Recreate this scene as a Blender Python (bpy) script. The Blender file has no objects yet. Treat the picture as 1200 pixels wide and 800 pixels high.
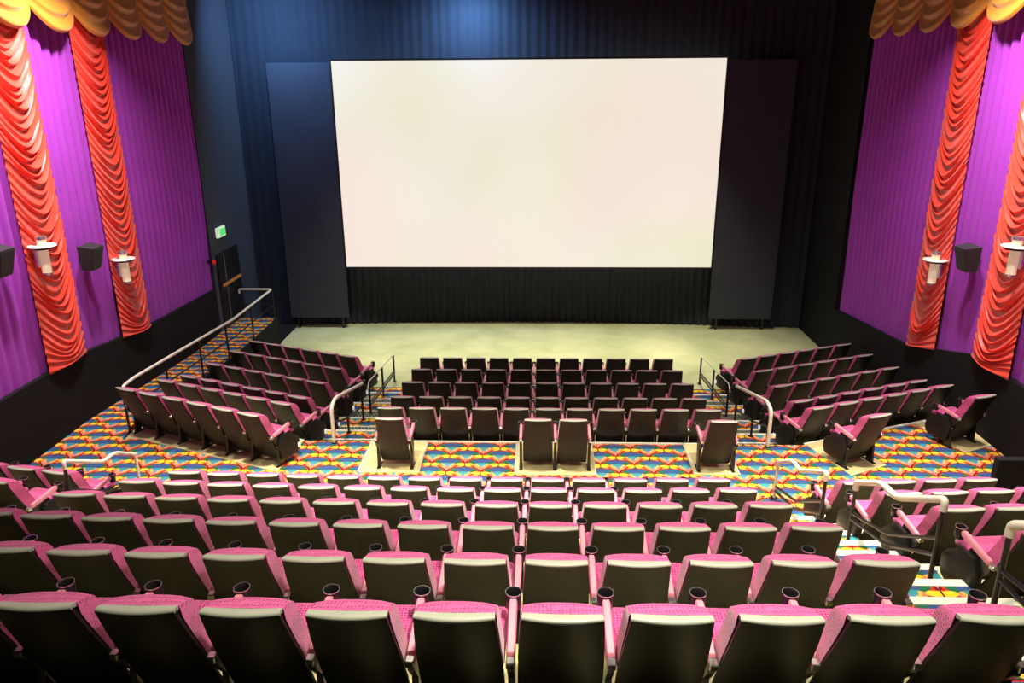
import bpy, math, random
from mathutils import Vector, Matrix

random.seed(7)
scene = bpy.context.scene
COL = scene.collection
PI = math.pi

# ------------------------------------------------------------------ camera
CAM = Vector((0, 0, 7.25))
FPX = 900.0
TH, PS, RO = math.radians(18.7), .037, .007
fwd = Vector((-math.sin(PS) * math.cos(TH), math.cos(PS) * math.cos(TH), -math.sin(TH)))
r0 = Vector((math.cos(PS), math.sin(PS), 0))
u0 = r0.cross(fwd)
rgt = r0 * math.cos(RO) - u0 * math.sin(RO)
upv = rgt.cross(fwd)
cd = bpy.data.cameras.new('camera')
cam = bpy.data.objects.new('camera', cd)
COL.objects.link(cam)
cam.matrix_world = Matrix(((rgt.x, upv.x, -fwd.x, CAM.x), (rgt.y, upv.y, -fwd.y, CAM.y),
                           (rgt.z, upv.z, -fwd.z, CAM.z), (0, 0, 0, 1)))
cd.sensor_width = 36
cd.lens = 36 * FPX / 1200
cd.clip_start = .05
scene.camera = cam

# ------------------------------------------------------------------ light
scene.view_settings.view_transform = 'Standard'
scene.view_settings.look = 'None'
scene.view_settings.gamma = 1
scene.view_settings.use_curve_mapping = False
scene.view_settings.exposure = 0.0
w = bpy.data.worlds.new('hall_dark')
scene.world = w
w.use_nodes = True
w.node_tree.nodes['Background'].inputs[0].default_value = (.5, .5, .55, 1)
w.node_tree.nodes['Background'].inputs[1].default_value = .02


def area(name, loc, size, power, color, target=None, spread=180):
    l = bpy.data.lights.new(name, 'AREA')
    l.shape = 'DISK'
    l.size = size
    l.energy = power
    l.color = color
    l.spread = math.radians(spread)
    o = bpy.data.objects.new(name, l)
    COL.objects.link(o)
    o.location = loc
    d = (Vector(target) - Vector(loc)) if target else Vector((0, 0, -1))
    o.rotation_euler = d.to_track_quat('-Z', 'Y').to_euler()
    return o


WARM = (1.0, .93, .76)
COOL = (.24, .50, 1.0)
for x, y, p, sp in ((.7, 3.7, 175, 100), (-1.2, 7.0, 125, 115), (3.0, 6.6, 125, 115), (-3.9, 9.6, 215, 60), (-.3, 9.4, 200, 60), (4.2, 9.4, 225, 60),
                    (-3.6, 14.6, 32, 75), (2.9, 14.6, 32, 75), (-4.6, 20.4, 100, 56), (-.3, 20.4, 115, 56), (4.0, 20.4, 110, 56)):     # house lights in the ceiling
    area('house_light', (x, y, 9.5), .6, p, WARM, None, sp)
for x, t in ((-6.9, -8.7), (6.2, 8.0)):                     # wall washers over the aisles
    for y, p in ((10.6, 165), (13.3, 195)):
        area('wall_washer', (x, y, 9.5), .35, p, (1.0, .86, .86), (t, y + .3, 4.6), 110)
area('screen_wash', (-1.9, 22.2, 9.5), .4, 260, COOL, (-2.0, 23.3, 7.6), 160)
area('screen_wash', (-6.9, 20.6, 9.5), .5, 230, COOL, (-7.4, 23.2, 8.0), 140)

# ------------------------------------------------------------------ node materials
MATS = {}


def newmat(name):
    m = bpy.data.materials.new(name)
    m.use_nodes = True
    MATS[name] = m
    nt = m.node_tree
    return m, nt, nt.nodes['Principled BSDF']


def math_(nt, op, a, b=None, c=None):
    n = nt.nodes.new('ShaderNodeMath')
    n.operation = op
    for i, v in enumerate((a, b, c)):
        if v is None:
            continue
        if isinstance(v, (int, float)):
            n.inputs[i].default_value = v
        else:
            nt.links.new(v, n.inputs[i])
    return n.outputs[0]


def mixc(nt, fac, a, b):
    n = nt.nodes.new('ShaderNodeMix')
    n.data_type = 'RGBA'
    for sock, v in ((n.inputs[0], fac), (n.inputs[6], a), (n.inputs[7], b)):
        if isinstance(v, (int, float)):
            sock.default_value = v
        elif isinstance(v, (tuple, list)):
            sock.default_value = (*v[:3], 1)
        else:
            nt.links.new(v, sock)
    return n.outputs[2]


def simple(name, col, rough=.6, metal=0, spec=.5, noise=0, nscale=8, bump=0, bscale=60, emit=None, estr=0, sheen=0):
    m, nt, b = newmat(name)
    b.inputs['Base Color'].default_value = (*col, 1)
    b.inputs['Roughness'].default_value = rough
    b.inputs['Metallic'].default_value = metal
    b.inputs['Specular IOR Level'].default_value = spec
    if sheen:
        b.inputs['Sheen Weight'].default_value = sheen
    tc = nt.nodes.new('ShaderNodeTexCoord')
    if noise:
        n = nt.nodes.new('ShaderNodeTexNoise')
        n.inputs['Scale'].default_value = nscale
        n.inputs['Detail'].default_value = 5
        nt.links.new(tc.outputs['Object'], n.inputs['Vector'])
        lo = tuple(c * (1 - noise) for c in col)
        hi = tuple(min(1, c * (1 + noise)) for c in col)
        nt.links.new(mixc(nt, n.outputs['Fac'], lo, hi), b.inputs['Base Color'])
    if bump:
        n = nt.nodes.new('ShaderNodeTexNoise')
        n.inputs['Scale'].default_value = bscale
        nt.links.new(tc.outputs['Object'], n.inputs['Vector'])
        bp = nt.nodes.new('ShaderNodeBump')
        bp.inputs['Strength'].default_value = bump
        bp.inputs['Distance'].default_value = .01
        nt.links.new(n.outputs['Fac'], bp.inputs['Height'])
        nt.links.new(bp.outputs['Normal'], b.inputs['Normal'])
    if emit:
        b.inputs['Emission Color'].default_value = (*emit, 1)
        b.inputs['Emission Strength'].default_value = estr
    return m


simple('black_plastic', (.010, .010, .0085), .42, spec=.35, bump=.15, bscale=180)
simple('edge_highlight', (.36, .37, .29), .45, noise=.1, nscale=20)  # pale tone paints the highlight on the black shell's rolled top
simple('arm_vinyl', (.70, .25, .32), .45, noise=.08, nscale=30)
simple('black_metal', (.012, .012, .013), .3)
simple('steel', (.62, .62, .60), .25, metal=.9)
simple('rail_cream', (.74, .73, .62), .35, noise=.06, nscale=6)
simple('black_wall', (.008, .008, .008), .85, spec=.2, noise=.3, nscale=3)
simple('black_drape', (.020, .026, .036), .9, spec=.2, sheen=.15, noise=.15, nscale=2)
simple('black_mask', (.045, .052, .066), .9, spec=.2, noise=.15, nscale=2)
simple('purple_velvet', (.33, .05, .44), .75, spec=.08, sheen=.05, noise=.08, nscale=1.5)
simple('red_satin', (.82, .045, .014), .46, spec=.6, sheen=.25, noise=.06, nscale=4)
simple('gold_satin', (.50, .19, .012), .45, spec=.5, sheen=.2, noise=.1, nscale=4)
simple('ceiling_paint', (.015, .015, .018), .9, spec=.2)
simple('sconce_cream', (.85, .74, .48), .4, emit=(1, .86, .55), estr=.25)
simple('sconce_white', (.85, .84, .78), .25)
simple('speaker_black', (.022, .022, .024), .6, bump=.2, bscale=200)
simple('exit_green', (.02, .30, .05), .5, emit=(.12, .85, .22), estr=.8)
simple('exit_white', (.8, .85, .7), .5, emit=(.8, 1, .7), estr=.5)
simple('alarm_red', (.6, .01, .01), .3, emit=(1, .02, .02), estr=.3)
simple('push_bar', (.72, .30, .06), .35, noise=.15, nscale=12)
simple('aisle_lamp', (.85, .85, .8), .4, emit=(1, 1, .92), estr=.5)
simple('nosing_metal', (.80, .79, .66), .4, noise=.08, nscale=10)
simple('carpet_trim', (.55, .50, .38), .5, noise=.1, nscale=10)
simple('door_black', (.012, .012, .014), .4)
simple('leak_grey', (.16, .15, .13), .5)


def concrete(name, a, b_, sc):
    m, nt, b = newmat(name)
    g = nt.nodes.new('ShaderNodeNewGeometry')
    n = nt.nodes.new('ShaderNodeTexNoise')
    n.inputs['Scale'].default_value = sc
    n.inputs['Detail'].default_value = 8
    n.inputs['Roughness'].default_value = .62
    nt.links.new(g.outputs['Position'], n.inputs['Vector'])
    r = nt.nodes.new('ShaderNodeMapRange')
    r.inputs[1].default_value = .3
    r.inputs[2].default_value = .7
    nt.links.new(n.outputs['Fac'], r.inputs[0])
    nt.links.new(mixc(nt, r.outputs[0], a, b_), b.inputs['Base Color'])
    b.inputs['Roughness'].default_value = .55
    bp = nt.nodes.new('ShaderNodeBump')
    bp.inputs['Strength'].default_value = .1
    nt.links.new(n.outputs['Fac'], bp.inputs['Height'])
    nt.links.new(bp.outputs['Normal'], b.inputs['Normal'])
    return m


concrete('floor_concrete', (.34, .38, .17), (.58, .58, .31), .7)
concrete('step_concrete', (.60, .51, .22), (.76, .66, .33), 2.5)


def tread_plate():
    m, nt, b = newmat('tread_rubber')
    g = nt.nodes.new('ShaderNodeNewGeometry')
    s = nt.nodes.new('ShaderNodeSeparateXYZ')
    nt.links.new(g.outputs['Position'], s.inputs[0])
    a = math_(nt, 'ADD', math_(nt, 'MULTIPLY', s.outputs[0], 14), math_(nt, 'MULTIPLY', s.outputs[1], 7))
    c = math_(nt, 'FRACT', a)
    k = math_(nt, 'GREATER_THAN', c, .5)
    nt.links.new(mixc(nt, k, (.02, .03, .02), (.22, .24, .14)), b.inputs['Base Color'])
    b.inputs['Roughness'].default_value = .7


tread_plate()


def fabric():
    m, nt, b = newmat('pink_fabric')
    tc = nt.nodes.new('ShaderNodeTexCoord')
    vo = nt.nodes.new('ShaderNodeTexVoronoi')
    vo.inputs['Scale'].default_value = 48
    vo.inputs['Randomness'].default_value = .25
    nt.links.new(tc.outputs['Object'], vo.inputs['Vector'])
    k = math_(nt, 'LESS_THAN', vo.outputs['Distance'], .40)
    nt.links.new(mixc(nt, k, (.64, .075, .27), (.26, .010, .09)), b.inputs['Base Color'])
    b.inputs['Roughness'].default_value = .8
    b.inputs['Sheen Weight'].default_value = .3


fabric()


def carpet():
    """woven fans in overlapping scales, opening towards the screen"""
    m, nt, b = newmat('fan_carpet')
    W, H = .575, .30
    RX_, RY_ = .2875, .17
    g = nt.nodes.new('ShaderNodeNewGeometry')
    s = nt.nodes.new('ShaderNodeSeparateXYZ')
    nt.links.new(g.outputs['Position'], s.inputs[0])
    X, Y = s.outputs[0], s.outputs[1]
    v = math_(nt, 'DIVIDE', math_(nt, 'ADD', Y, 30.0), H)
    j = math_(nt, 'FLOOR', v)
    fy = math_(nt, 'SUBTRACT', v, j)
    off = math_(nt, 'MULTIPLY', math_(nt, 'FLOORED_MODULO', j, 2.0), .5)
    xs = math_(nt, 'DIVIDE', math_(nt, 'ADD', X, 30.0), W)

    def local(o):
        a = math_(nt, 'SUBTRACT', xs, o)
        return math_(nt, 'ABSOLUTE', math_(nt, 'MULTIPLY', math_(nt, 'SUBTRACT', a, math_(nt, 'ROUND', a)), W))

    def hyp(a, c):
        return math_(nt, 'SQRT', math_(nt, 'ADD', math_(nt, 'MULTIPLY', a, a), math_(nt, 'MULTIPLY', c, c)))
    dx1, dx2 = local(off), local(math_(nt, 'SUBTRACT', .5, off))
    dy1 = math_(nt, 'MULTIPLY', fy, H)
    dy2 = math_(nt, 'MULTIPLY', math_(nt, 'SUBTRACT', fy, 1.0), H)
    E1 = hyp(math_(nt, 'DIVIDE', dx1, RX_), math_(nt, 'DIVIDE', dy1, RY_))
    inn = math_(nt, 'LESS_THAN', E1, 1.0)

    def sel(a, c):
        return math_(nt, 'ADD', math_(nt, 'MULTIPLY', inn, a), math_(nt, 'MULTIPLY', math_(nt, 'SUBTRACT', 1.0, inn), c))
    dx, dy = sel(dx1, dx2), sel(dy1, dy2)
    cy = math_(nt, 'ADD', dy, .30)
    rho = math_(nt, 'DIVIDE', hyp(dx, cy), .47)       # 0 at the pivot of the fan
    psi = math_(nt, 'ARCTAN2', dx, cy)

    def lt(a, k):
        return math_(nt, 'LESS_THAN', a, k)

    def gt(a, k):
        return math_(nt, 'GREATER_THAN', a, k)

    def both(a, c):
        return math_(nt, 'MULTIPLY', a, c)
    RED = (.50, .022, .010)
    ORA = (.80, .20, .05)
    YEL = (.86, .55, .03)
    DRK = (.10, .008, .008)
    BLU = (.04, .085, .22)
    GRN = (.02, .13, .06)
    TEA = (.045, .27, .29)
    CRM = (.78, .40, .07)
    PNK = (.72, .20, .12)
    LBL = (.10, .25, .42)
    c = mixc(nt, gt(psi, .36), BLU, GRN)                      # outer fan: blue with green sides
    c = mixc(nt, gt(psi, .60), c, CRM)
    c = mixc(nt, gt(psi, .95), c, GRN)
    c = mixc(nt, both(lt(rho, .64), lt(psi, .60)), c, mixc(nt, gt(psi, .30), TEA, mixc(nt, gt(psi, .42), CRM, PNK)))
    c = mixc(nt, both(lt(rho, .48), lt(psi, .42)), c, mixc(nt, gt(psi, .18), LBL, CRM))
    c = mixc(nt, both(lt(rho, .33), lt(psi, .60)), c, PNK)
    c = mixc(nt, both(both(lt(rho, .86), gt(psi, .60)), lt(psi, .76)), c, RED)
    c = mixc(nt, both(both(lt(rho, .60), gt(psi, .76)), lt(psi, .95)), c, CRM)
    c = mixc(nt, both(lt(rho, .40), gt(psi, .95)), c, RED)
    lx = math_(nt, 'DIVIDE', math_(nt, 'SUBTRACT', dx, .215), .075)        # pair of yellow leaves under each pivot
    ly = math_(nt, 'DIVIDE', math_(nt, 'ADD', dy, .052), .042)
    c = mixc(nt, both(lt(hyp(lx, ly), 1.0), lt(dy, 0.0)), c, YEL)
    c = mixc(nt, both(inn, gt(E1, .84)), c, RED)
    c = mixc(nt, both(inn, gt(E1, .90)), c, DRK)
    c = mixc(nt, both(both(gt(dx, .278), lt(dy, 0.0)), gt(dy, -.11)), c, DRK)
    nt.links.new(c, b.inputs['Base Color'])
    b.inputs['Roughness'].default_value = .95
    b.inputs['Specular IOR Level'].default_value = .1
    n = nt.nodes.new('ShaderNodeTexNoise')
    n.inputs['Scale'].default_value = 160
    nt.links.new(g.outputs['Position'], n.inputs['Vector'])
    bp = nt.nodes.new('ShaderNodeBump')
    bp.inputs['Strength'].default_value = .25
    bp.inputs['Distance'].default_value = .01
    nt.links.new(n.outputs['Fac'], bp.inputs['Height'])
    nt.links.new(bp.outputs['Normal'], b.inputs['Normal'])


carpet()


def screen_mat():
    m, nt, b = newmat('screen_glow')
    tc = nt.nodes.new('ShaderNodeTexCoord')
    n = nt.nodes.new('ShaderNodeTexNoise')
    n.inputs['Scale'].default_value = .28
    n.inputs['Detail'].default_value = 1
    nt.links.new(tc.outputs['Object'], n.inputs['Vector'])
    n2 = nt.nodes.new('ShaderNodeTexNoise')
    n2.inputs['Scale'].default_value = .2
    n2.inputs['Detail'].default_value = 1
    mp = nt.nodes.new('ShaderNodeMapping')
    mp.inputs['Location'].default_value = (7, 3, 1)
    nt.links.new(tc.outputs['Object'], mp.inputs[0])
    nt.links.new(mp.outputs[0], n2.inputs['Vector'])
    r1 = nt.nodes.new('ShaderNodeMapRange'); r1.inputs[1].default_value = .38; r1.inputs[2].default_value = .66
    r2 = nt.nodes.new('ShaderNodeMapRange'); r2.inputs[1].default_value = .42; r2.inputs[2].default_value = .66
    nt.links.new(n.outputs['Fac'], r1.inputs[0])
    nt.links.new(n2.outputs['Fac'], r2.inputs[0])
    c = mixc(nt, r1.outputs[0], (.90, .84, .72), (.86, .82, .60))
    c = mixc(nt, r2.outputs[0], c, (.93, .79, .70))
    b.inputs['Base Color'].default_value = (.08, .08, .08, 1)
    b.inputs['Roughness'].default_value = .8
    nt.links.new(c, b.inputs['Emission Color'])
    b.inputs['Emission Strength'].default_value = .96  # glow and soft tints stand in for light falling on the reflective sheet


screen_mat()


# ------------------------------------------------------------------ mesh helpers
class MB:
    def __init__(s):
        s.v, s.f = [], []

    def add(s, vs, fs):
        o = len(s.v)
        s.v += [tuple(v) for v in vs]
        s.f += [tuple(o + i for i in f) for f in fs]
        return s

    def box(s, x0, x1, y0, y1, z0, z1):
        vs = [(x, y, z) for z in (z0, z1) for (x, y) in ((x0, y0), (x1, y0), (x1, y1), (x0, y1))]
        return s.add(vs, [(3, 2, 1, 0), (4, 5, 6, 7), (0, 1, 5, 4), (1, 2, 6, 5), (2, 3, 7, 6), (3, 0, 4, 7)])

    def bbox(s, x0, x1, y0, y1, z0, z1, b):
        """box with chamfered edges"""
        rings = []
        for z, i in ((z0, b), (z0 + b, 0), (z1 - b, 0), (z1, b)):
            a0, a1, c0, c1 = x0 + i, x1 - i, y0 + i, y1 - i
            k = b
            rings.append([(a0 + k, c0, z), (a1 - k, c0, z), (a1, c0 + k, z), (a1, c1 - k, z),
                          (a1 - k, c1, z), (a0 + k, c1, z), (a0, c1 - k, z), (a0, c0 + k, z)])
        return s.loft(rings)

    def loft(s, rings, caps=True, closed=True):
        n = len(rings[0])
        vs = [p for r in rings for p in r]
        fs = []
        for i in range(len(rings) - 1):
            for j in range(n if closed else n - 1):
                a, b = i * n + j, i * n + (j + 1) % n
                fs.append((a, b, b + n, a + n))
        if caps:
            fs.append(tuple(reversed(range(n))))
            fs.append(tuple((len(rings) - 1) * n + k for k in range(n)))
        return s.add(vs, fs)

    def prism(s, poly, z0, z1):
        """poly of (x, y), z0 and z1 numbers or lists"""
        n = len(poly)
        za = z0 if isinstance(z0, (list, tuple)) else [z0] * n
        zb = z1 if isinstance(z1, (list, tuple)) else [z1] * n
        return s.loft([[(p[0], p[1], za[i]) for i, p in enumerate(poly)], [(p[0], p[1], zb[i]) for i, p in enumerate(poly)]])

    def prism_x(s, poly, x0, x1):
        """poly of (y, z) extruded along x"""
        return s.loft([[(x0, p[0], p[1]) for p in poly], [(x1, p[0], p[1]) for p in poly]])

    def tube(s, pts, r, n=8):
        pts = [Vector(p) for p in pts]
        rings = []
        up = Vector((0, 0, 1))
        for i, p in enumerate(pts):
            a = pts[max(i - 1, 0)]
            b = pts[min(i + 1, len(pts) - 1)]
            t = (b - a).normalized()
            ref = up if abs(t.z) < .95 else Vector((1, 0, 0))
            e1 = t.cross(ref).normalized()
            if rings:
                pe = last
                e1 = (pe - t * pe.dot(t)).normalized()
            last = e1
            e2 = t.cross(e1)
            rings.append([tuple(p + (e1 * math.cos(2 * PI * k / n) + e2 * math.sin(2 * PI * k / n)) * r) for k in range(n)])
        return s.loft(rings)

    def lathe(s, prof, c, n=16, a0=0, a1=2 * PI):
        """prof of (radius, z)"""
        rings = [[(c[0] + r * math.cos(a0 + (a1 - a0) * k / n), c[1] + r * math.sin(a0 + (a1 - a0) * k / n), c[2] + z)
                  for k in range(n)] for r, z in prof]
        return s.loft(rings, caps=False)

    def grid(s, nu, nv, fn):
        vs = [fn(i / nu, k / nv) for k in range(nv + 1) for i in range(nu + 1)]
        fs = [(k * (nu + 1) + i, k * (nu + 1) + i + 1, (k + 1) * (nu + 1) + i + 1, (k + 1) * (nu + 1) + i)
              for k in range(nv) for i in range(nu)]
        return s.add(vs, fs)

    def mesh(s, name, mat, smooth=None):
        me = bpy.data.meshes.new(name)
        me.from_pydata(s.v, [], s.f)
        import bmesh
        bm = bmesh.new()
        bm.from_mesh(me)
        bmesh.ops.recalc_face_normals(bm, faces=bm.faces)
        bm.to_mesh(me)
        bm.free()
        me.materials.append(MATS[mat])
        if smooth:
            me.polygons.foreach_set('use_smooth', [True] * len(me.polygons))
            me.set_sharp_from_angle(angle=math.radians(smooth))
        me.update()
        return me

    def build(s, name, mat, parent=None, smooth=None, loc=None):
        return obj(name, s.mesh(name, mat, smooth), parent, loc)


def obj(name, me, parent=None, loc=None):
    o = bpy.data.objects.new(name, me)
    COL.objects.link(o)
    if parent:
        o.parent = parent
    if loc:
        o.location = loc
    return o


def bend(pts, rad=.08, n=4):
    """round the corners of a polyline"""
    pts = [Vector(p) for p in pts]
    out = [pts[0]]
    for i in range(1, len(pts) - 1):
        p, a, b = pts[i], pts[i - 1], pts[i + 1]
        da, db = (a - p), (b - p)
        r = min(rad, da.length * .45, db.length * .45)
        s, e = p + da.normalized() * r, p + db.normalized() * r
        for k in range(n + 1):
            t = k / n
            out.append(s * (1 - t) ** 2 + p * 2 * t * (1 - t) + e * t * t)
    out.append(pts[-1])
    return out


def thing(name, label, cat, loc=(0, 0, 0), rz=0, group=None):
    o = bpy.data.objects.new(name, None)
    o.empty_display_size = .2
    COL.objects.link(o)
    o.location = loc
    o.rotation_euler = (0, 0, rz)
    tag(o, label, cat, group)
    return o


def tag(o, label, cat, group=None):
    o['label'] = label
    o['category'] = cat
    if group:
        o['group'] = group
    return o


def struct(o, label=None, cat=None):
    o['kind'] = 'structure'
    if label:
        o['label'] = label
    if cat:
        o['category'] = cat
    return o


# ------------------------------------------------------------------ the hall
LX, RX = -8.7, 8.0
ZX = 1.1                     # level of the cross aisle
ZL = [.80, .53, .35, .17, 0]      # levels of the rows below it, rows B..F
# front floor
o = MB().prism([(-7.6, 16.6), (RX, 16.6), (RX, 23.7), (-7.6, 23.7)], -.12, 0).build('floor', 'floor_concrete')
struct(o, 'bare yellowish concrete floor in front of the screen', 'floor')
# ceiling and walls
o = MB().box(LX - .4, RX + .4, -1.2, 24.0, 9.7, 9.9).build('ceiling', 'ceiling_paint')
struct(o, 'dark painted ceiling over the hall', 'ceiling')
o = MB().box(LX - .4, RX + .4, 23.85, 24.0, -.2, 9.7).build('wall_front', 'black_wall')
struct(o, 'black wall behind the screen curtains', 'wall')
o = MB().box(LX - .4, RX + .4, -1.2, -1.05, 0, 9.7).build('wall_back', 'black_wall')
struct(o, 'black wall behind the back row', 'wall')
o = MB().box(LX - .35, LX - .12, -1.2, 23.85, -.2, 9.7).build('wall_left', 'black_wall')
struct(o, 'black side wall with the exit door', 'wall')
o = MB().box(RX + .12, RX + .35, -1.2, 23.85, -.2, 9.7).build('wall_right', 'black_wall')
struct(o, 'black side wall opposite the exit door', 'wall')
# black dado panels under the curtains
o = MB().prism_x([(-1.0, 0), (19.75, 0), (19.75, 1.99), (16.07, 2.13), (13.52, 2.39), (11.1, 2.39), (4.0, 5.2), (-1.0, 5.2)],
                 LX - .12, LX).build('trim_1', 'black_wall')
struct(o, 'black carpeted dado along the ramp wall', 'wall panel')
o = MB().prism_x([(-1.0, 0), (23.8, 0), (23.8, 1.34), (20.3, 1.34), (16.3, 1.73), (14.9, 2.08), (13.7, 2.40), (11.1, 2.40), (4.0, 5.2), (-1.0, 5.2)],
                 RX, RX + .12).build('trim_2', 'black_wall')
struct(o, 'black carpeted dado under the curtains opposite the ramp', 'wall panel')
o = MB().box(RX + .0, RX + .12, 20.3, 23.8, 1.34, 9.7).build('wall_right_return', 'black_wall')
struct(o, 'black wall strip between far purple curtain and screen', 'wall panel')
o = MB().box(LX - .12, LX, 19.75, 23.8, .0, 9.7).build('wall_left_return', 'black_drape')
struct(o, 'black wall strip around the exit door', 'wall panel')

# ---- cross aisle
o = MB().box(LX, RX, 9.0, 12.5, .2, ZX).build('floor', 'fan_carpet')
struct(o, 'carpeted cross aisle with bright woven fans', 'floor')
# ramp with level landing
o = MB().prism_x([(12.5, .2), (12.5, ZX), (13.2, ZX), (18.0, .8), (21.1, .8), (21.1, .0)], LX, -7.62).build('floor', 'fan_carpet')
struct(o, 'fan carpet ramp running down to the exit door landing', 'ramp')
o = MB().prism_x([(12.5, -.1), (12.5, ZX - .004), (13.2, ZX - .004), (18.0, .796), (21.12, .796), (21.12, -.1)], -7.62, -7.57).build('trim_3', 'black_wall')
struct(o, 'black upstand along the edge of the ramp', 'ramp edge')
o = MB().box(LX, -7.57, 21.1, 21.14, 0, .796).build('trim_4', 'black_wall')
struct(o, 'black end face of the exit landing', 'ramp edge')

# ---- platforms of the block facing the screen
YS = 11.22
YL = [12.36, 13.5, 14.7, 15.93, 17.15]        # tops of the backs, rows B..F
edges = [12.5] + [y - .02 for y in YL[1:]]
for i in range(4):
    o = MB().box(-2.95, 3.27, edges[i], edges[i + 1], -.1, ZL[i]).build('floor', 'step_concrete')
    struct(o, 'bare concrete tier under %s row below the cross aisle' % ('first', 'second', 'third', 'fourth')[i], 'floor tier')
# concrete pads and carpet trims on the cross aisle
pads = [[(-2.98, 11.32), (-2.02, 11.32), (-2.02, 12.5), (-2.98, 12.5)],
        [(-.36, 11.30), (.92, 11.30), (.92, 12.5), (-.36, 12.5)],
        [(2.60, 11.36), (3.28, 11.36), (3.28, 12.5), (2.60, 12.5)]]
names = ['beside the ramp-side stairs', 'under the pair of seats', 'beside the far stairs']
for p, nm in zip(pads, names):
    o = MB().prism(p, ZX, ZX + .012).build('floor', 'step_concrete')
    struct(o, 'bare concrete strip in the carpet ' + nm, 'floor pad')
for i, (x, y0) in enumerate(((-2.0, 11.32), (-.38, 11.3), (.94, 11.3), (2.58, 11.36), (3.3, 11.36), (-3.0, 11.32))):
    o = MB().box(x - .02, x + .02, y0, 12.5, ZX, ZX + .02).build('trim_%d' % (10 + i), 'carpet_trim')
    struct(o)
o = MB().box(-3.0, 3.3, 12.47, 12.51, ZX, ZX + .02).build('trim_5', 'nosing_metal')
struct(o, 'pale edging strip along the cross aisle drop', 'edging')

# ---- platforms of the two angled blocks
SL = .40                               # how far a row moves on per metre sideways


def yrow(side, y0, x):
    return y0 + SL * ((-4.6 - x) if side < 0 else (x - 4.96))


RYL = [12.52, 13.45, 14.66, 15.98, 17.24]      # rows B..F, back tops at the stair end
RYA = 11.29
for side in (-1, 1):
    xa, xb = (-4.25, -7.57) if side < 0 else (4.72, RX)
    ed = [RYL[0] + .12] + [y - .02 for y in RYL[1:]]
    nm = 'ramp-side' if side < 0 else 'far-side'
    # fill between the aisle edge and the first angled tier
    y1 = yrow(side, ed[0], xa); y2 = yrow(side, ed[0], xb)
    o = MB().prism([(xa, 12.5), (xb, 12.5), (xb, y2), (xa, y1)], .2, ZX).build('floor', 'fan_carpet' if side > 0 else 'step_concrete')
    struct(o, 'wedge of cross aisle floor behind the %s angled block' % nm, 'floor')
    for i in range(4):
        p = [(xa, yrow(side, ed[i], xa)), (xb, yrow(side, ed[i], xb)), (xb, yrow(side, ed[i + 1], xb)), (xa, yrow(side, ed[i + 1], xa))]
        o = MB().prism(p, -.1, ZL[i]).build('floor', 'step_concrete')
        struct(o, 'bare concrete tier under %s angled row, %s block' % (('first', 'second', 'third', 'fourth')[i], nm), 'floor tier')
    # pale edging
    ea, eb = (xa, yrow(side, ed[0], xa)), (xb, yrow(side, ed[0], xb))
    o = MB().prism([(ea[0], ea[1] - .05), (eb[0], eb[1] - .05), (eb[0], eb[1] + .004), (ea[0], ea[1] + .004)], ZX, ZX + .02).build('trim_%d' % (6 if side < 0 else 7), 'nosing_metal')
    struct(o)
# concrete under the last angled rows on the cross aisle
o = MB().prism([(-7.57, 12.60), (-4.36, 11.30), (-4.25, 12.5), (-7.57, 13.83)], ZX, ZX + .012).build('floor', 'step_concrete')
struct(o, 'bare concrete strip under the ramp-side row of six seats', 'floor pad')
o = MB().prism([(5.12, 11.38), (5.84, 11.76), (5.45, 12.76), (4.74, 12.52)], ZX, ZX + .012).build('floor', 'step_concrete')
struct(o, 'bare concrete pad under single seat by the far stairs', 'floor pad')
o = MB().prism([(7.38, 12.24), (7.99, 12.54), (7.99, 13.78), (7.70, 13.70), (7.06, 13.44)], ZX, ZX + .012).build('floor', 'step_concrete')
struct(o, 'bare concrete pad under single seat by the wall', 'floor pad')


def stairs(label, x0, x1, steps, zbot, plate):
    """steps: (y near, y far, z); each step carries a carpet tread, nosing and, below, a ribbed plate"""
    e = bpy.data.objects.new('aisle_stairs', None)
    COL.objects.link(e)
    e.location = ((x0 + x1) / 2, steps[0][0], zbot)
    struct(e, label, 'stairs')
    L = Vector(e.location)
    for (ya, yb, z) in steps:
        def bx(a, b, c, d, g, h):
            return MB().box(a - L.x, b - L.x, c - L.y, d - L.y, g - L.z, h - L.z)
        st = bx(x0, x1, ya, yb, zbot, z).build('step', 'step_concrete', e)
        if plate:
            m = ya + (yb - ya) * .62
            bx(x0 + .02, x1 - .02, ya, m, z, z + .012).build('ribbed_plate', 'tread_rubber', st)
            bx(x0 + .02, x1 - .02, m, yb - .06, z, z + .012).build('carpet_tread', 'fan_carpet', st)
            bx(x0, x1, m - .02, m + .02, z, z + .018).build('nosing', 'nosing_metal', st)
        else:
            bx(x0 + .02, x1 - .02, ya, yb - .09, z, z + .012).build('carpet_tread', 'fan_carpet', st)
        bx(x0, x1, yb - (.05 if plate else .09), yb + .012, z, z + .02).build('nosing', 'nosing_metal', st)
    return e


le = [12.5, 13.55, 14.75, 15.95, 17.0]
low = [(le[i], le[i + 1], ZL[i]) for i in range(4)]
stairs('carpeted steps going down beside ramp-side angled block', -4.25, -2.95, low, -.1, True)
stairs('carpeted steps going down beside far angled block', 3.27, 4.72, low, -.1, True)
for x0, x1, nm in ((-4.25, -2.95, 'ramp-side'), (3.27, 4.72, 'far')):
    o = MB().box(x0, x1, 17.0, 17.75, 0, .012).build('floor', 'fan_carpet')
    struct(o, 'fan carpet mat at foot of the %s lower steps' % nm, 'floor mat')

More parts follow.
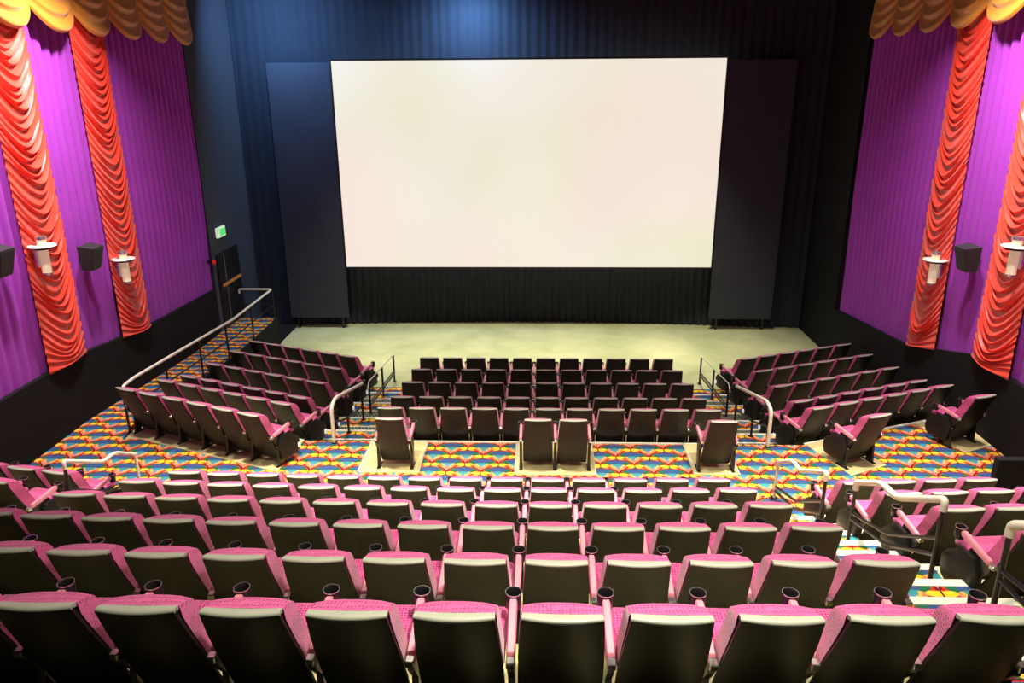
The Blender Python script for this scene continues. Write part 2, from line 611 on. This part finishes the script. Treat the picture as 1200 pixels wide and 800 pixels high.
# ---- upper tiers
UY = [9.28, 8.12, 6.94, 5.74, 4.52, 3.32]                 # rows 6..1, back tops
UZ = [1.1 + .5 * i for i in range(6)]
for i in range(1, 6):
    ya, yb = UY[i] - .2, UY[i - 1] - .2
    words = ('second', 'third', 'fourth', 'fifth', 'sixth')[i - 1]
    for x0, x1, nm in ((-5.22, 2.70, 'middle'), (LX, -6.42, 'ramp-side'), (3.98, RX, 'far-side')):
        o = MB().box(x0, x1, ya, yb, .2, UZ[i]).build('floor', 'step_concrete')
        struct(o, 'bare concrete tier under %s upper row, %s block' % (words, nm), 'floor tier')
o = MB().box(LX, RX, -1.05, UY[5] - .2, .2, UZ[5] + .5).build('floor', 'black_wall')  # unseen tier, coloured black to cut light bounced onto the seat backs
struct(o, 'unseen blackened tier behind the back row', 'floor tier')
o = MB().box(-5.22, 2.70, 9.08, 10.35, ZX, ZX + .004).build('floor', 'step_concrete')
struct(o, 'bare concrete strip under first upper row', 'floor pad')
o = MB().box(3.98, 6.5, 9.08, 10.2, ZX, ZX + .004).build('floor', 'step_concrete')
struct(o, 'bare concrete strip under first far-side upper row', 'floor pad')
o = MB().box(LX, -6.42, 9.08, 10.2, ZX, ZX + .004).build('floor', 'step_concrete')
struct(o, 'bare concrete strip under first ramp-side upper row', 'floor pad')
ups = []
for i in range(5):
    y1 = UY[i] - .2
    y0 = UY[i + 1] - .2
    ups.append((y1, y1 + .6, UZ[i] + .25))
    ups.append((y0 + .6, y1, UZ[i] + .5))
stairs('carpeted steps climbing between middle and far-side upper blocks', 2.70, 3.98, ups, .2, False)
stairs('carpeted steps climbing between middle and ramp-side upper blocks', -6.42, -5.22, ups, .2, False)
# black half wall at the end of the first upper row
o = MB().bbox(6.62, RX, 10.15, 10.27, ZX, 2.05, .01).build('trim_8', 'black_wall')
struct(o, 'black half wall at the end of first far-side upper row', 'half wall')

# ------------------------------------------------------------------ screen end
t = thing('cinema_screen', 'big lit cream-white cinema screen in thin dark frame', 'screen', (-.36, 22.6, 1.96))
sw, sh = 5.475, 5.86
MB().grid(24, 12, lambda u, v: ((u * 2 - 1) * sw, 0, v * sh)).build('screen_sheet', 'screen_glow', t)
f = MB()
f.box(-sw - .05, sw + .05, .005, .06, -.05, 0).box(-sw - .05, sw + .05, .005, .06, sh, sh + .05)
f.box(-sw - .05, -sw, .005, .06, 0, sh).box(sw, sw + .05, .005, .06, 0, sh)
f.build('screen_frame', 'black_metal', t)


def folds(x0, x1, z0, z1, yfn, per, amp, mat, name, label, cat, seed=0, nz=6):
    rnd = random.Random(seed)
    n = int((x1 - x0) / per * 8)
    ph = [rnd.uniform(-.5, .5) for _ in range(int((x1 - x0) / per) + 3)]

    def fn(u, v):
        x = x0 + (x1 - x0) * u
        k = (x - x0) / per
        i = int(k)
        jit = ph[i] * (1 - (k - i)) + ph[i + 1] * (k - i)
        return (x, yfn(x) + amp * math.sin(2 * PI * k + jit * 1.6) * (.7 + .3 * (1 - v)), z0 + (z1 - z0) * v)
    b = MB().grid(n, nz, fn)
    return tag(b.build(name, mat, None, 60), label, cat)


yc = lambda x: 23.35 - .62 * ((x + .35) / 8.0) ** 2
folds(LX + .02, RX - .02, 0.01, 9.68, lambda x: yc(x) + .14, .27, .022, 'black_drape', 'black_stage_curtain',
      'black floor-length stage curtain hanging behind the screen', 'curtain', 3)
folds(-7.55, 7.2, 0.015, 1.93, yc, .22, .045, 'black_drape', 'screen_skirt_curtain',
      'black pleated skirt curtain hanging under the screen', 'curtain', 5)
for x0, x1, l in ((-7.7, -5.886, 'black flat masking panel between exit door and screen'), (5.166, 7.05, 'black flat masking panel beside screen, far from exit door')):
    m = thing('masking_panel', l, 'panel', ((x0 + x1) / 2, 22.64, 0), 0, 'masking panels')
    hw_ = (x1 - x0) / 2
    MB().bbox(-hw_, hw_, -.02, .02, .34, 7.78, .01).build('panel_face', 'black_mask', m)
    for q in (-.7, .7):
        MB().box(q - .03, q + .03, 0, .04, 0, .36).build('support_leg', 'black_metal', m)

# exit door on the ramp wall
d = bpy.data.objects.new('door_1', None)
COL.objects.link(d)
d.location = (LX, 20.4, .8)
struct(d, 'black exit door with an orange push bar', 'door')
MB().box(0, .05, -.42, 1.02, 0, 2.08).build('door_leaf', 'door_black', d)
MB().box(.05, .06, -.01, .02, 0, 2.05).build('light_leak_strip', 'leak_grey', d)  # grey strip painted for light leaking along the door edge
pb = MB().tube([(.13, -.38, 1.24), (.13, .8, 1.24)], .045, 8).build('push_bar', 'push_bar', d, 40)
pb['label'] = 'orange push bar'
MB().box(.05, .12, -.36, -.30, 1.21, 1.27).build('bar_bracket', 'black_metal', d)
MB().box(.05, .12, .72, .78, 1.21, 1.27).build('bar_bracket', 'black_metal', d)
t = thing('exit_sign', 'small lit green and white exit sign above black door', 'sign', (LX + .02, 20.42, 3.3))
MB().bbox(-.02, .06, -.24, .26, 0, .27, .01).build('sign_box', 'exit_white', t)
MB().box(.06, .07, -.14, .22, .04, .23).build('sign_face', 'exit_green', t)
t = thing('fire_alarm', 'small round red alarm light beside black exit door', 'alarm', (LX + .06, 19.52, 2.75))
MB().tube([(-.07, 0, .06), (.06, 0, .06)], .07, 12).build('alarm_base', 'black_metal', t)
MB().tube([(.06, 0, .06), (.10, 0, .06), (.115, 0, .06)], .055, 12).build('alarm_lens', 'alarm_red', t, 40)


# ------------------------------------------------------------------ wall drapery
def wallx(side, d):
    """d metres out from the wall plane into the room"""
    return LX + d if side < 0 else RX - d


def dado(side, y):
    tab = [(4, 5.2), (11.1, 2.39), (13.52, 2.39), (16.07, 2.13), (19.75, 1.99), (30, 1.99)] if side < 0 else \
          [(4, 5.2), (11.1, 2.40), (13.7, 2.40), (14.9, 2.08), (16.3, 1.73), (20.3, 1.34), (30, 1.34)]
    for (a, za), (b, zb) in zip(tab, tab[1:]):
        if a <= y <= b:
            return za + (zb - za) * (y - a) / (b - a)
    return tab[0][1]


def pleated(side, y0, y1, label):
    per = .25
    n = max(8, int((y1 - y0) / per * 8))
    nv = 14

    def fn(u, v):
        y = y0 + (y1 - y0) * u
        zb = dado(side, y) - .03
        z = zb + (8.55 - zb) * v
        k = (y - y0) / per
        s = .5 - .5 * math.cos(2 * PI * k + .5 * math.sin(2 * PI * k))
        fade = min(1, .12 + max(0, (z - 2.2) / 2.6))
        return (wallx(side, -.105 + .085 * fade * s + .008 * (1 - fade) * math.sin(k * 1.7)), y, z)
    o = MB().grid(n, nv, fn).build('pleated_curtain', 'purple_velvet', None, 70)
    return tag(o, label, 'curtain', 'purple wall curtains')


def austrian(side, yc_, label, seed):
    rnd = random.Random(seed)
    hw = .58
    z1 = 9.3
    N = 46
    nu, nv = 26, N * 8
    cum = [0]
    for i in range(N):
        cum.append(cum[-1] + rnd.uniform(.65, 1.35))
    tot = cum[-1]
    asy = [rnd.uniform(-.2, .2) for _ in range(N + 2)]
    ampf = [rnd.uniform(.6, 1.2) for _ in range(N + 2)]

    def fn(u, v):
        x = u * 2 - 1
        zb = dado(side, yc_ + x * hw) - .02
        k = v * N
        i = min(int(k), N - 1)
        fr = k - i
        vv = (cum[i] + (cum[i + 1] - cum[i]) * fr) / tot
        a = asy[i] * (1 - fr) + asy[i + 1] * fr
        xs = max(-1, min(1, x - a * (1 - x * x)))
        bell = (1 - abs(xs) ** 1.8)
        z = zb + (z1 - zb) * vv
        sag = .52 * min(1, (z - zb) / .9) * bell
        # drooping fold: steep below, shallow on top
        w = (1 - fr) ** 1.6 * (fr / .22 if fr < .22 else 1)
        w = w if fr > .22 else (fr / .22) * (1 - .22) ** 1.6
        out = (.02 + .05 * bell) + .12 * ampf[i] * w * (.30 + .70 * bell)
        wig = .018 * math.sin(k * 2 * PI) * (abs(x) ** 6)
        return (wallx(side, out), yc_ + x * (hw + wig), z - sag)
    o = MB().grid(nu, nv, fn).build('austrian_drape', 'red_satin', None, 80)
    return tag(o, label, 'drape', 'red ruched wall drapes')


def valance(side, label):
    t = thing('swag_valance', label, 'valance', (wallx(side, 0), 19.85, 8.1), 0, 'gold valances')
    yy = 19.86
    k = 0
    while yy > 9.5:
        wd = 1.25
        rnd = random.Random(k + (0 if side < 0 else 50))
        jz = [rnd.uniform(-.12, .12) for _ in range(9)]

        def fn(u, v, yy=yy):
            x = u * 2 - 1
            bell = max(0, 1 - abs(x) ** 2.4)
            h0, h1 = 1.12, 1.55
            z = 9.66 - v * (h0 + (h1 - h0) * bell)
            n = 6
            q = v * n
            i = min(int(q), n - 1)
            fr = 1 - (q - i)
            w = (1 - fr) ** 1.4 * (1 if fr > .2 else fr / .2)
            w = w if fr > .2 else (fr / .2) * (.8) ** 1.4
            out = .10 + .06 * v + .14 * bell * (.4 + .6 * v) + .11 * w * (.35 + .65 * bell)
            return (wallx(side, out) - t.location.x, yy - wd / 2 + x * (wd / 2 + .03 * v) - t.location.y, z - t.location.z)
        MB().grid(18, 48, fn).build('swag', 'gold_satin', t, 80)
        yy -= wd
        k += 1
    return t


for side, s1 in ((-1, 'on ramp-side wall'), (1, 'on wall opposite the exit door')):
    ye = 19.78 if side < 0 else 20.2
    pleated(side, 15.9, ye, 'wide purple pleated curtain next to the screen ' + s1)
    pleated(side, 13.4, 15.1, 'purple pleated curtain between two red drapes ' + s1)
    pleated(side, 9.9, 12.6, 'purple pleated curtain behind the rear speaker ' + s1)
    austrian(side, 15.5, 'red ruched drape nearer the screen ' + s1, 11 + side)
    austrian(side, 13.02, 'red ruched drape farther from the screen ' + s1, 21 + side)
    valance(side, 'gold satin swag valance along top ' + s1)


def sconce(side, y, z, label):
    s = -side
    t = thing('wall_sconce', label, 'wall lamp', (wallx(side, .10), y, z), 0, 'wall sconces')
    b = MB().bbox(min(0, s * .05), max(0, s * .05), -.06, .06, -.2, .2, .008)
    b.build('back_plate', 'steel', t)
    c = (s * .14, 0, 0)
    MB().lathe([(.0, -.30), (.078, -.30), (.078, .30), (.0, .30)], c, 16).build('tube_shade', 'sconce_cream', t, 40)
    MB().lathe([(.0, .285), (.092, .285), (.092, .33), (.07, .33), (.07, .31), (.0, .31)], c, 16).build('top_rim', 'steel', t, 40)
    MB().lathe([(.0, -.335), (.07, -.335), (.092, -.30), (.092, -.285), (0, -.285)], c, 16).build('bottom_cap', 'steel', t, 40)
    MB().lathe([(.0, .16), (.215, .16), (.225, .172), (.215, .184), (.0, .184)], c, 28).build('glass_disc', 'sconce_white', t, 40)
    MB().lathe([(.0, .12), (.15, .12), (.16, .128), (.15, .136), (.0, .136)], c, 28).build('lower_disc', 'black_metal', t, 40)


def speaker(side, y, z, label):
    s = -side
    t = thing('wall_speaker', label, 'speaker', (wallx(side, .10), y, z), 0, 'wall speakers')
    w_, h_ = .23, .46
    # box tapering to the bottom, leaning down from the wall
    top = [(0, -w_, h_), (s * .28, -w_ * .8, h_ - .05), (s * .28, w_ * .8, h_ - .05), (0, w_, h_)]
    bot = [(0, -w_ * .85, 0), (s * .17, -w_ * .66, -.02), (s * .17, w_ * .66, -.02), (0, w_ * .85, 0)]
    MB().loft([bot, top]).build('cabinet', 'speaker_black', t)
    g0 = lambda a, b, k: tuple(a[i] + (b[i] - a[i]) * k for i in range(3))
    q = [g0(bot[1], top[1], .06), g0(bot[2], top[2], .06), g0(bot[2], top[2], .94), g0(bot[1], top[1], .94)]
    MB().loft([[(p[0], p[1] * .94, p[2]) for p in q], [(p[0] + s * .015, p[1] * .92, p[2]) for p in q]]).build('grille', 'speaker_black', t)
    MB().box(min(-s * .1, 0), max(-s * .1, 0), -.05, .05, .2, .3).build('wall_bracket', 'black_metal', t)


for side, s1 in ((-1, 'on ramp-side wall'), (1, 'on wall opposite the exit door')):
    sconce(side, 12.62, 4.48, 'cream tube sconce with white disc, farther from screen ' + s1)
    sconce(side, 15.06, 3.71, 'cream tube sconce with white disc, nearer the screen ' + s1)
    speaker(side, 14.02, 3.93, 'black wedge speaker between the two red drapes ' + s1)
speaker(-1, 11.56, 4.40, 'black wedge speaker behind the red drapes on ramp-side wall')


# ------------------------------------------------------------------ handrails
def rail(name, label, tops, posts, x=None, mids=None, group=None, toprad=.035, mat='rail_cream', cat='handrail', postmats=None):
    base = Vector(posts[0][0])
    t = thing(name, label, cat, base, 0, group)
    P = lambda p: tuple(Vector(p) - base)
    MB().tube([P(p) for p in bend(tops, .12)], toprad, 10).build('top_rail', mat, t, 50)
    for i, (a, b) in enumerate(posts):
        MB().tube([P(a), P(b)], .024, 8).build('post', (postmats[i] if postmats else 'black_metal'), t, 50)
        MB().lathe([(0, 0), (.055, 0), (.055, .012), (0, .012)], P(a), 10).build('floor_flange', 'black_metal', t, 40)
    for m in (mids or []):
        MB().tube([P(p) for p in bend(m, .1)], .02, 8).build('lower_rail', 'black_metal', t, 50)
    return t


# ramp rail
x = -7.6
rail('ramp_handrail', 'long cream-topped handrail along the carpet ramp to exit door',
     [(x, 12.75, 1.75), (x, 12.75, 2.02), (x, 13.2, 2.03), (x, 18.0, 1.7), (x, 20.9, 1.7), (-8.54, 20.9, 1.7), (-8.54, 20.9, 1.58)],
     [((x, y, z), (x, y, z + .9)) for y, z in ((12.75, 1.1), (14.4, 1.025), (16.0, .925), (17.5, .83), (19.2, .8), (20.9, .8))],
     mids=[[(x, 12.75, 1.55), (x, 13.2, 1.53), (x, 18.0, 1.25), (x, 20.9, 1.25), (-8.54, 20.9, 1.25)]], toprad=.03)
# lower stair rails
for x, nm in ((-3.68, 'ramp-side'), (4.05, 'far')):
    rail('stair_handrail', 'cream-topped handrail at head of %s lower steps' % nm,
         [(x, 12.42, 1.12), (x, 12.42, 1.80), (x, 12.72, 1.85), (x, 14.75, 1.31)],
         [((x, 12.42, 1.1), (x, 12.42, 1.2)), ((x, 13.45, .80), (x, 13.45, 1.66)), ((x, 14.65, .53), (x, 14.65, 1.34))],
         mids=[[(x, 12.44, 1.22), (x, 12.6, 1.42), (x, 13.45, 1.12), (x, 14.65, .85)]], toprad=.033, postmats=['rail_cream', 'black_metal', 'black_metal'])
    rail('stair_handrail', 'black-posted handrail at foot of %s lower steps' % nm,
         [(x, 15.2, .98), (x, 15.35, 1.12), (x, 18.15, .72)],
         [((x, 15.35, .35), (x, 15.35, 1.1)), ((x, 16.75, .17), (x, 16.75, .92)), ((x, 18.15, 0), (x, 18.15, .72))],
         mids=[[(x, 15.35, .62), (x, 18.15, .30)], [(x, 15.35, .54), (x, 18.15, .22)]], toprad=.012)


def atX(px, py, X):
    d = fwd + rgt * ((px - 600) / FPX) - upv * ((py - 400) / FPX)
    return X, d.y * X / d.x, CAM.z + d.z * X / d.x


def ystep(y):
    """floor height of the upper aisle steps"""
    for a, b, z in ups:
        if a <= y < b:
            return z
    return ZX


def uprail(label, pix, X, rad, mats):
    tops = [atX(px, py, X) for px, py in pix]
    n, f_ = tops[0], tops[-1]
    tops = [(X, n[1], n[2] - .12)] + tops + [(X, f_[1], f_[2] - .1)]
    zn, zf = ystep(n[1]), ystep(f_[1])
    posts = [((X, n[1], zn), (X, n[1], n[2] - .1)), ((X, f_[1], zf), (X, f_[1], f_[2] - .08))]
    lm = [(X, n[1], n[2] - .42), (X, (n[1] + f_[1]) / 2, (n[2] + f_[2]) / 2 - .55), (X, f_[1], f_[2] - .42)]
    lm2 = [(X, n[1], n[2] - .60), (X, (n[1] + f_[1]) / 2, (n[2] + f_[2]) / 2 - .68), (X, f_[1], f_[2] - .5)]
    return rail('aisle_handrail', label, tops, posts, mids=[lm, lm2], postmats=mats, toprad=rad)


uprail('pale bent handrail at foot of far upper aisle steps', [(969, 553), (937, 551), (930, 540), (912, 541)], 3.66, .03, ['black_metal', 'rail_cream'])
uprail('thick cream bent handrail halfway up far upper aisle steps', [(1108, 585), (1050, 583), (1034, 566), (1004, 565)], 3.80, .036, ['black_metal', 'black_metal'])
uprail('thick cream handrail at the top of far upper aisle steps', [(1290, 640), (1232, 632), (1212, 616), (1186, 615)], 3.72, .04, ['black_metal', 'black_metal'])
uprail('pale bent handrail at foot of ramp-side upper aisle steps', [(74, 540), (121, 541), (134, 530), (158, 532)], -6.20, .026, ['black_metal', 'rail_cream'])


# ------------------------------------------------------------------ cinema seats
def build_shell():
    rings = []
    H = [(.09, .18, .238), (.14, .165, .243), (.40, .045, .244), (.62, -.055, .238), (.84, -.155, .225), (1.018, -.227, .212)]
    n = 8
    for z, y, w_ in H:
        ring = [(-w_ + 2 * w_ * k / n, y - .035 - .03 * (1 - (2 * k / n - 1) ** 2), z) for k in range(n + 1)]
        ring = [(-w_, y - .012, z)] + ring + [(w_, y - .012, z)]
        rings.append(ring)
    return MB().loft(rings).mesh('back_shell', 'black_plastic', 40)


def build_lit_edge():  # top roll of the shell as its own part, coloured like its highlight
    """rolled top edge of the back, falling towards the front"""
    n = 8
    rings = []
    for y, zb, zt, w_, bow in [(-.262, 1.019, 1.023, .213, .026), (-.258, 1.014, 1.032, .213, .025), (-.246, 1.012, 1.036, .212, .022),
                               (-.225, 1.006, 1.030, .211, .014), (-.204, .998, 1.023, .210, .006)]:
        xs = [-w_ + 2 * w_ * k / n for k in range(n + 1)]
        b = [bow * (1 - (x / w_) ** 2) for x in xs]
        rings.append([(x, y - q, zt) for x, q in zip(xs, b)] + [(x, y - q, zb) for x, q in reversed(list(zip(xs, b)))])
    return MB().loft(rings).mesh('lit_top_edge', 'edge_highlight', 50)


def build_cushion():
    rings = []
    n = 6
    # z back, z front, back y, front y, half width
    for z, zf, y0, y1, w_ in [(.44, .44, .018, .12, .232), (.48, .48, .000, .165, .240), (.62, .62, -.064, .12, .240), (.80, .80, -.146, .035, .232),
                              (.95, .92, -.203, -.01, .222), (1.003, .962, -.206, -.035, .218), (1.020, .978, -.203, -.068, .213)]:
        back = [(-w_, y0, z), (w_, y0, z)]
        front = [(w_ - 2 * w_ * k / n, y1 - .03 * abs(1 - 2 * k / n) ** 3, zf) for k in range(n + 1)]
        rings.append(back + front)
    return MB().loft(rings).mesh('back_cushion', 'pink_fabric', 50)


def build_seat():
    rings = []
    # along y: (y, zbottom, ztop, half width)
    for y, zb, zt, w_ in [(.10, .40, .44, .23), (.13, .385, .475, .240), (.30, .395, .485, .243), (.46, .405, .505, .243), (.52, .42, .50, .242), (.545, .44, .475, .23)]:
        c = .02
        rings.append([(-w_ + c, y, zb), (w_ - c, y, zb), (w_, y, zb + c), (w_, y, zt - c), (w_ - c, y, zt), (-w_ + c, y, zt), (-w_, y, zt - c), (-w_, y, zb + c)])
    return MB().loft(rings).mesh('seat_cushion', 'pink_fabric', 50)


def build_pan():
    rings = []
    for y, zb, zt, w_ in [(.08, .33, .40, .20), (.14, .30, .388, .225), (.40, .33, .40, .225), (.51, .39, .415, .21)]:
        rings.append([(-w_ * .85, y, zb), (w_ * .85, y, zb), (w_, y, zt), (-w_, y, zt)])
    return MB().loft(rings).mesh('seat_pan', 'black_plastic', 30)


def build_arm():
    rings = []
    for y, z0, z1, w_ in [(-.03, .575, .600, .02), (-.02, .565, .612, .025), (.18, .590, .640, .026), (.36, .615, .668, .026), (.385, .625, .662, .022)]:
        rings.append([(-w_, y, z0), (w_, y, z0), (w_, y, z1 - .012), (w_ * .7, y, z1), (-w_ * .7, y, z1), (-w_, y, z1 - .012)])
    return MB().loft(rings).mesh('armrest', 'arm_vinyl', 40)


def build_clip():
    b = MB().bbox(-.026, .026, -.095, -.035, .55, .595, .006)
    return b.mesh('arm_bracket', 'steel')


def build_cup():
    c = (0, .43, 0)
    return MB().lathe([(.0, .555), (.038, .555), (.046, .57), (.050, .672), (.047, .676), (.044, .672), (.038, .585), (.0, .585)], c, 14).mesh('cup_holder', 'black_metal', 40)


def build_rim_glint():  # pale ring painted in for the glint on the black cup's rim
    c = (0, .43, 0)
    return MB().lathe([(.048, .674), (.052, .674), (.052, .680), (.048, .680), (.048, .674)], c, 18).mesh('cup_rim_glint', 'steel', 40)


def build_leg():
    b = MB()
    b.prism_x([(.03, .01), (.16, .01), (.20, .30), (.24, .57), (-.06, .555), (-.05, .50), (.06, .36)], -.02, .02)
    b.bbox(-.03, .03, -.02, .24, 0, .014, .004)
    return b.mesh('standard', 'black_metal')


def build_panel():
    """bulky end panel on aisle seats"""
    pts = [(.08, .12), (.16, .09), (.44, .09), (.51, .12), (.545, .20), (.54, .33), (.49, .40), (.40, .45), (.33, .54), (.12, .54), (.05, .42)]
    b = MB()
    b.loft([[(0, y, z) for y, z in pts], [(.035, y, z) for y, z in pts],
            [(.05, .30 + (y - .30) * .9, .30 + (z - .30) * .9) for y, z in pts]])
    return b.mesh('end_panel', 'black_plastic', 30)


ME = dict(shell=build_shell(), trim=build_lit_edge(), cush=build_cushion(), seat=build_seat(), pan=build_pan(), arm=build_arm(),
          clip=build_clip(), cup=build_cup(), rim=build_rim_glint(), leg=build_leg(), panel=build_panel(),
          lamp=MB().bbox(.0, .012, .47, .53, .17, .26, .004).mesh('aisle_lamp', 'aisle_lamp'))
SP = .2815                     # half the seat spacing


def arm_set(t, x, cupx=0):
    a = obj('armrest', ME['arm'], t, (x, 0, 0))
    obj('cup_holder', ME['cup'], a)
    obj('cup_rim_glint', ME['rim'], a)
    obj('arm_bracket', ME['clip'], a)
    obj('standard', ME['leg'], t, (x, 0, 0))


def end_panel(t, side, lamp):
    p = obj('end_panel', ME['panel'], t, (side * (SP + .022), 0, 0))
    if side < 0:
        p.scale = (-1, 1, 1)
    if lamp:
        l = obj('aisle_lamp', ME['lamp'], p, (.05, 0, 0))
        l['label'] = 'small white aisle light'


def seat(top, z, rz, label, group, right_arm=False, panel=0, lamp=False, left_arm=True):
    """top: plan position of the middle of the back's top edge; rz turns the seat from facing +y"""
    fx, fy = -math.sin(rz), math.cos(rz)
    loc = (top[0] + fx * .225, top[1] + fy * .225, z)
    t = thing('theater_chair', label, 'chair', loc, rz, group)
    sh = obj('back_shell', ME['shell'], t)
    obj('lit_top_edge', ME['trim'], sh)
    obj('back_cushion', ME['cush'], t)
    obj('seat_cushion', ME['seat'], t)
    obj('seat_pan', ME['pan'], t)
    if left_arm:
        arm_set(t, -SP)
    if right_arm:
        arm_set(t, SP)
    if panel:
        end_panel(t, panel, lamp)
    return t


ORD = ['first', 'second', 'third', 'fourth', 'fifth', 'sixth', 'seventh', 'eighth', 'ninth', 'tenth', 'eleventh', 'twelfth', 'thirteenth', 'fourteenth']


def proj(p):
    q = Vector(p) - CAM
    d = q.dot(fwd)
    if d < .3:
        return None
    return 600 + FPX * q.dot(rgt) / d, 400 - FPX * q.dot(upv) / d


def in_frame(x, y, z):
    for dx in (-.3, .3):
        for dz in (.3, 1.05):
            p = proj((x + dx, y, z + dz))
            if p and -70 < p[0] < 1270 and -5 < p[1] < 880:
                return True
    return False


# upper middle block: rows 6 (at the cross aisle) to 1
for i in range(6):
    ks = [k for k in range(-9, 5) if in_frame(.13 + .5625 * k, UY[i], UZ[i])]
    for k in ks:
        x = .13 + .5625 * k
        y = UY[i] + .006 * (x + .6) ** 2
        seat((x, y), UZ[i], -.006 * (x + .6), 'black-backed pink seat, %s from far aisle steps, %s row above cross aisle' % (ORD[4 - k], ORD[i]),
             'seats of the %s row above the cross aisle' % ORD[i], right_arm=(k == 4), panel=(1 if k == 4 else (-1 if k == -9 else 0)))
# upper far-side block
for i in range(5):
    n = 4 if i == 0 else 7
    for k in range(n):
        x = 4.30 + .555 * k
        y = UY[i] + .03 + .07 * (x - 4.3)
        if not in_frame(x, y, UZ[i]) or x > 7.7:
            continue
        seat((x, y), UZ[i], .09, 'black-backed pink seat, %s beyond far upper aisle steps, %s row above cross aisle' % (ORD[k], ORD[i]),
             'upper seats beyond the far steps, row %s' % ORD[i], right_arm=(k == n - 1), panel=(-1 if k == 0 else 0))
# upper ramp-side block
for i in range(4):
    for k in range(3):
        x = -6.74 - .565 * k
        y = UY[i] + .08 + .1 * k
        if not in_frame(x, y, UZ[i]):
            continue
        seat((x, y), UZ[i], -.22, 'black-backed pink seat, %s from aisle in ramp-side upper block, %s row' % (ORD[k], ORD[i]),
             'upper seats of the ramp-side block, row %s' % ORD[i], right_arm=(k == 0), panel=(1 if k == 0 else 0))

# lower middle block
ROWN = ['first', 'second', 'third', 'fourth', 'front']
for i in range(5):
    for k in range(11):
        x = -2.62 + .557 * k
        seat((x, YL[i]), ZL[i], 0, 'black-backed seat, %s from far lower steps, %s row below cross aisle' % (ORD[10 - k], ROWN[i]),
             'seats of the %s row below the cross aisle' % ROWN[i], right_arm=(k == 10), panel=(1 if k == 10 else (-1 if k == 0 else 0)))
# lone seats on the cross aisle
seat((-2.40, YS), ZX + .012, 0, 'lone black-backed seat on cross aisle beside ramp-side lower steps', 'seats standing on the cross aisle', True)
seat((-.01, YS), ZX + .012, 0, 'seat of the pair on cross aisle, nearer the ramp', 'seats standing on the cross aisle')
seat((.56, YS), ZX + .012, 0, 'seat of the pair on cross aisle, farther from ramp', 'seats standing on the cross aisle', True)
seat((2.94, YS), ZX + .012, 0, 'lone black-backed seat on cross aisle beside far lower steps', 'seats standing on the cross aisle', True)
# angled blocks
ANG = math.atan(SL)
for side in (-1, 1):
    for i in range(6):
        lv = ZX + .012 if i == 0 else ZL[i - 1]
        y0 = RYA if i == 0 else RYL[i - 1]
        if side < 0:
            row = ['row of six on the cross aisle', 'first angled row', 'second angled row', 'third angled row', 'fourth angled row', 'front angled row'][i]
            for k in range(6):
                x = -4.62 - .515 * k - (.12 if i == 0 else 0)
                seat((x, yrow(-1, y0, x)), lv, -ANG, 'black-backed pink seat, %s from steps in ramp-side %s' % (ORD[k], row),
                     'ramp-side ' + row, right_arm=(k == 0), panel=(1 if k == 0 else 0), lamp=(k == 0))
        elif i == 0:
            seat((5.47, 11.49), lv, ANG, 'single pink seat on cross aisle between carpet and far angled block', 'seats standing on the cross aisle', True, -1)
            seat((7.58, 12.33), lv, ANG, 'single pink seat on cross aisle against black wall', 'seats standing on the cross aisle', True, -1)
        else:
            row = ['', 'first angled row', 'second angled row', 'third angled row', 'fourth angled row', 'front angled row'][i]
            for k in range(6):
                x = 4.96 + .515 * k
                seat((x, yrow(1, y0, x)), lv, ANG, 'black-backed pink seat, %s from steps in far-side %s' % (ORD[k], row),
                     'far-side ' + row, right_arm=(k == 5), panel=(-1 if k == 0 else 0), lamp=(k == 0))
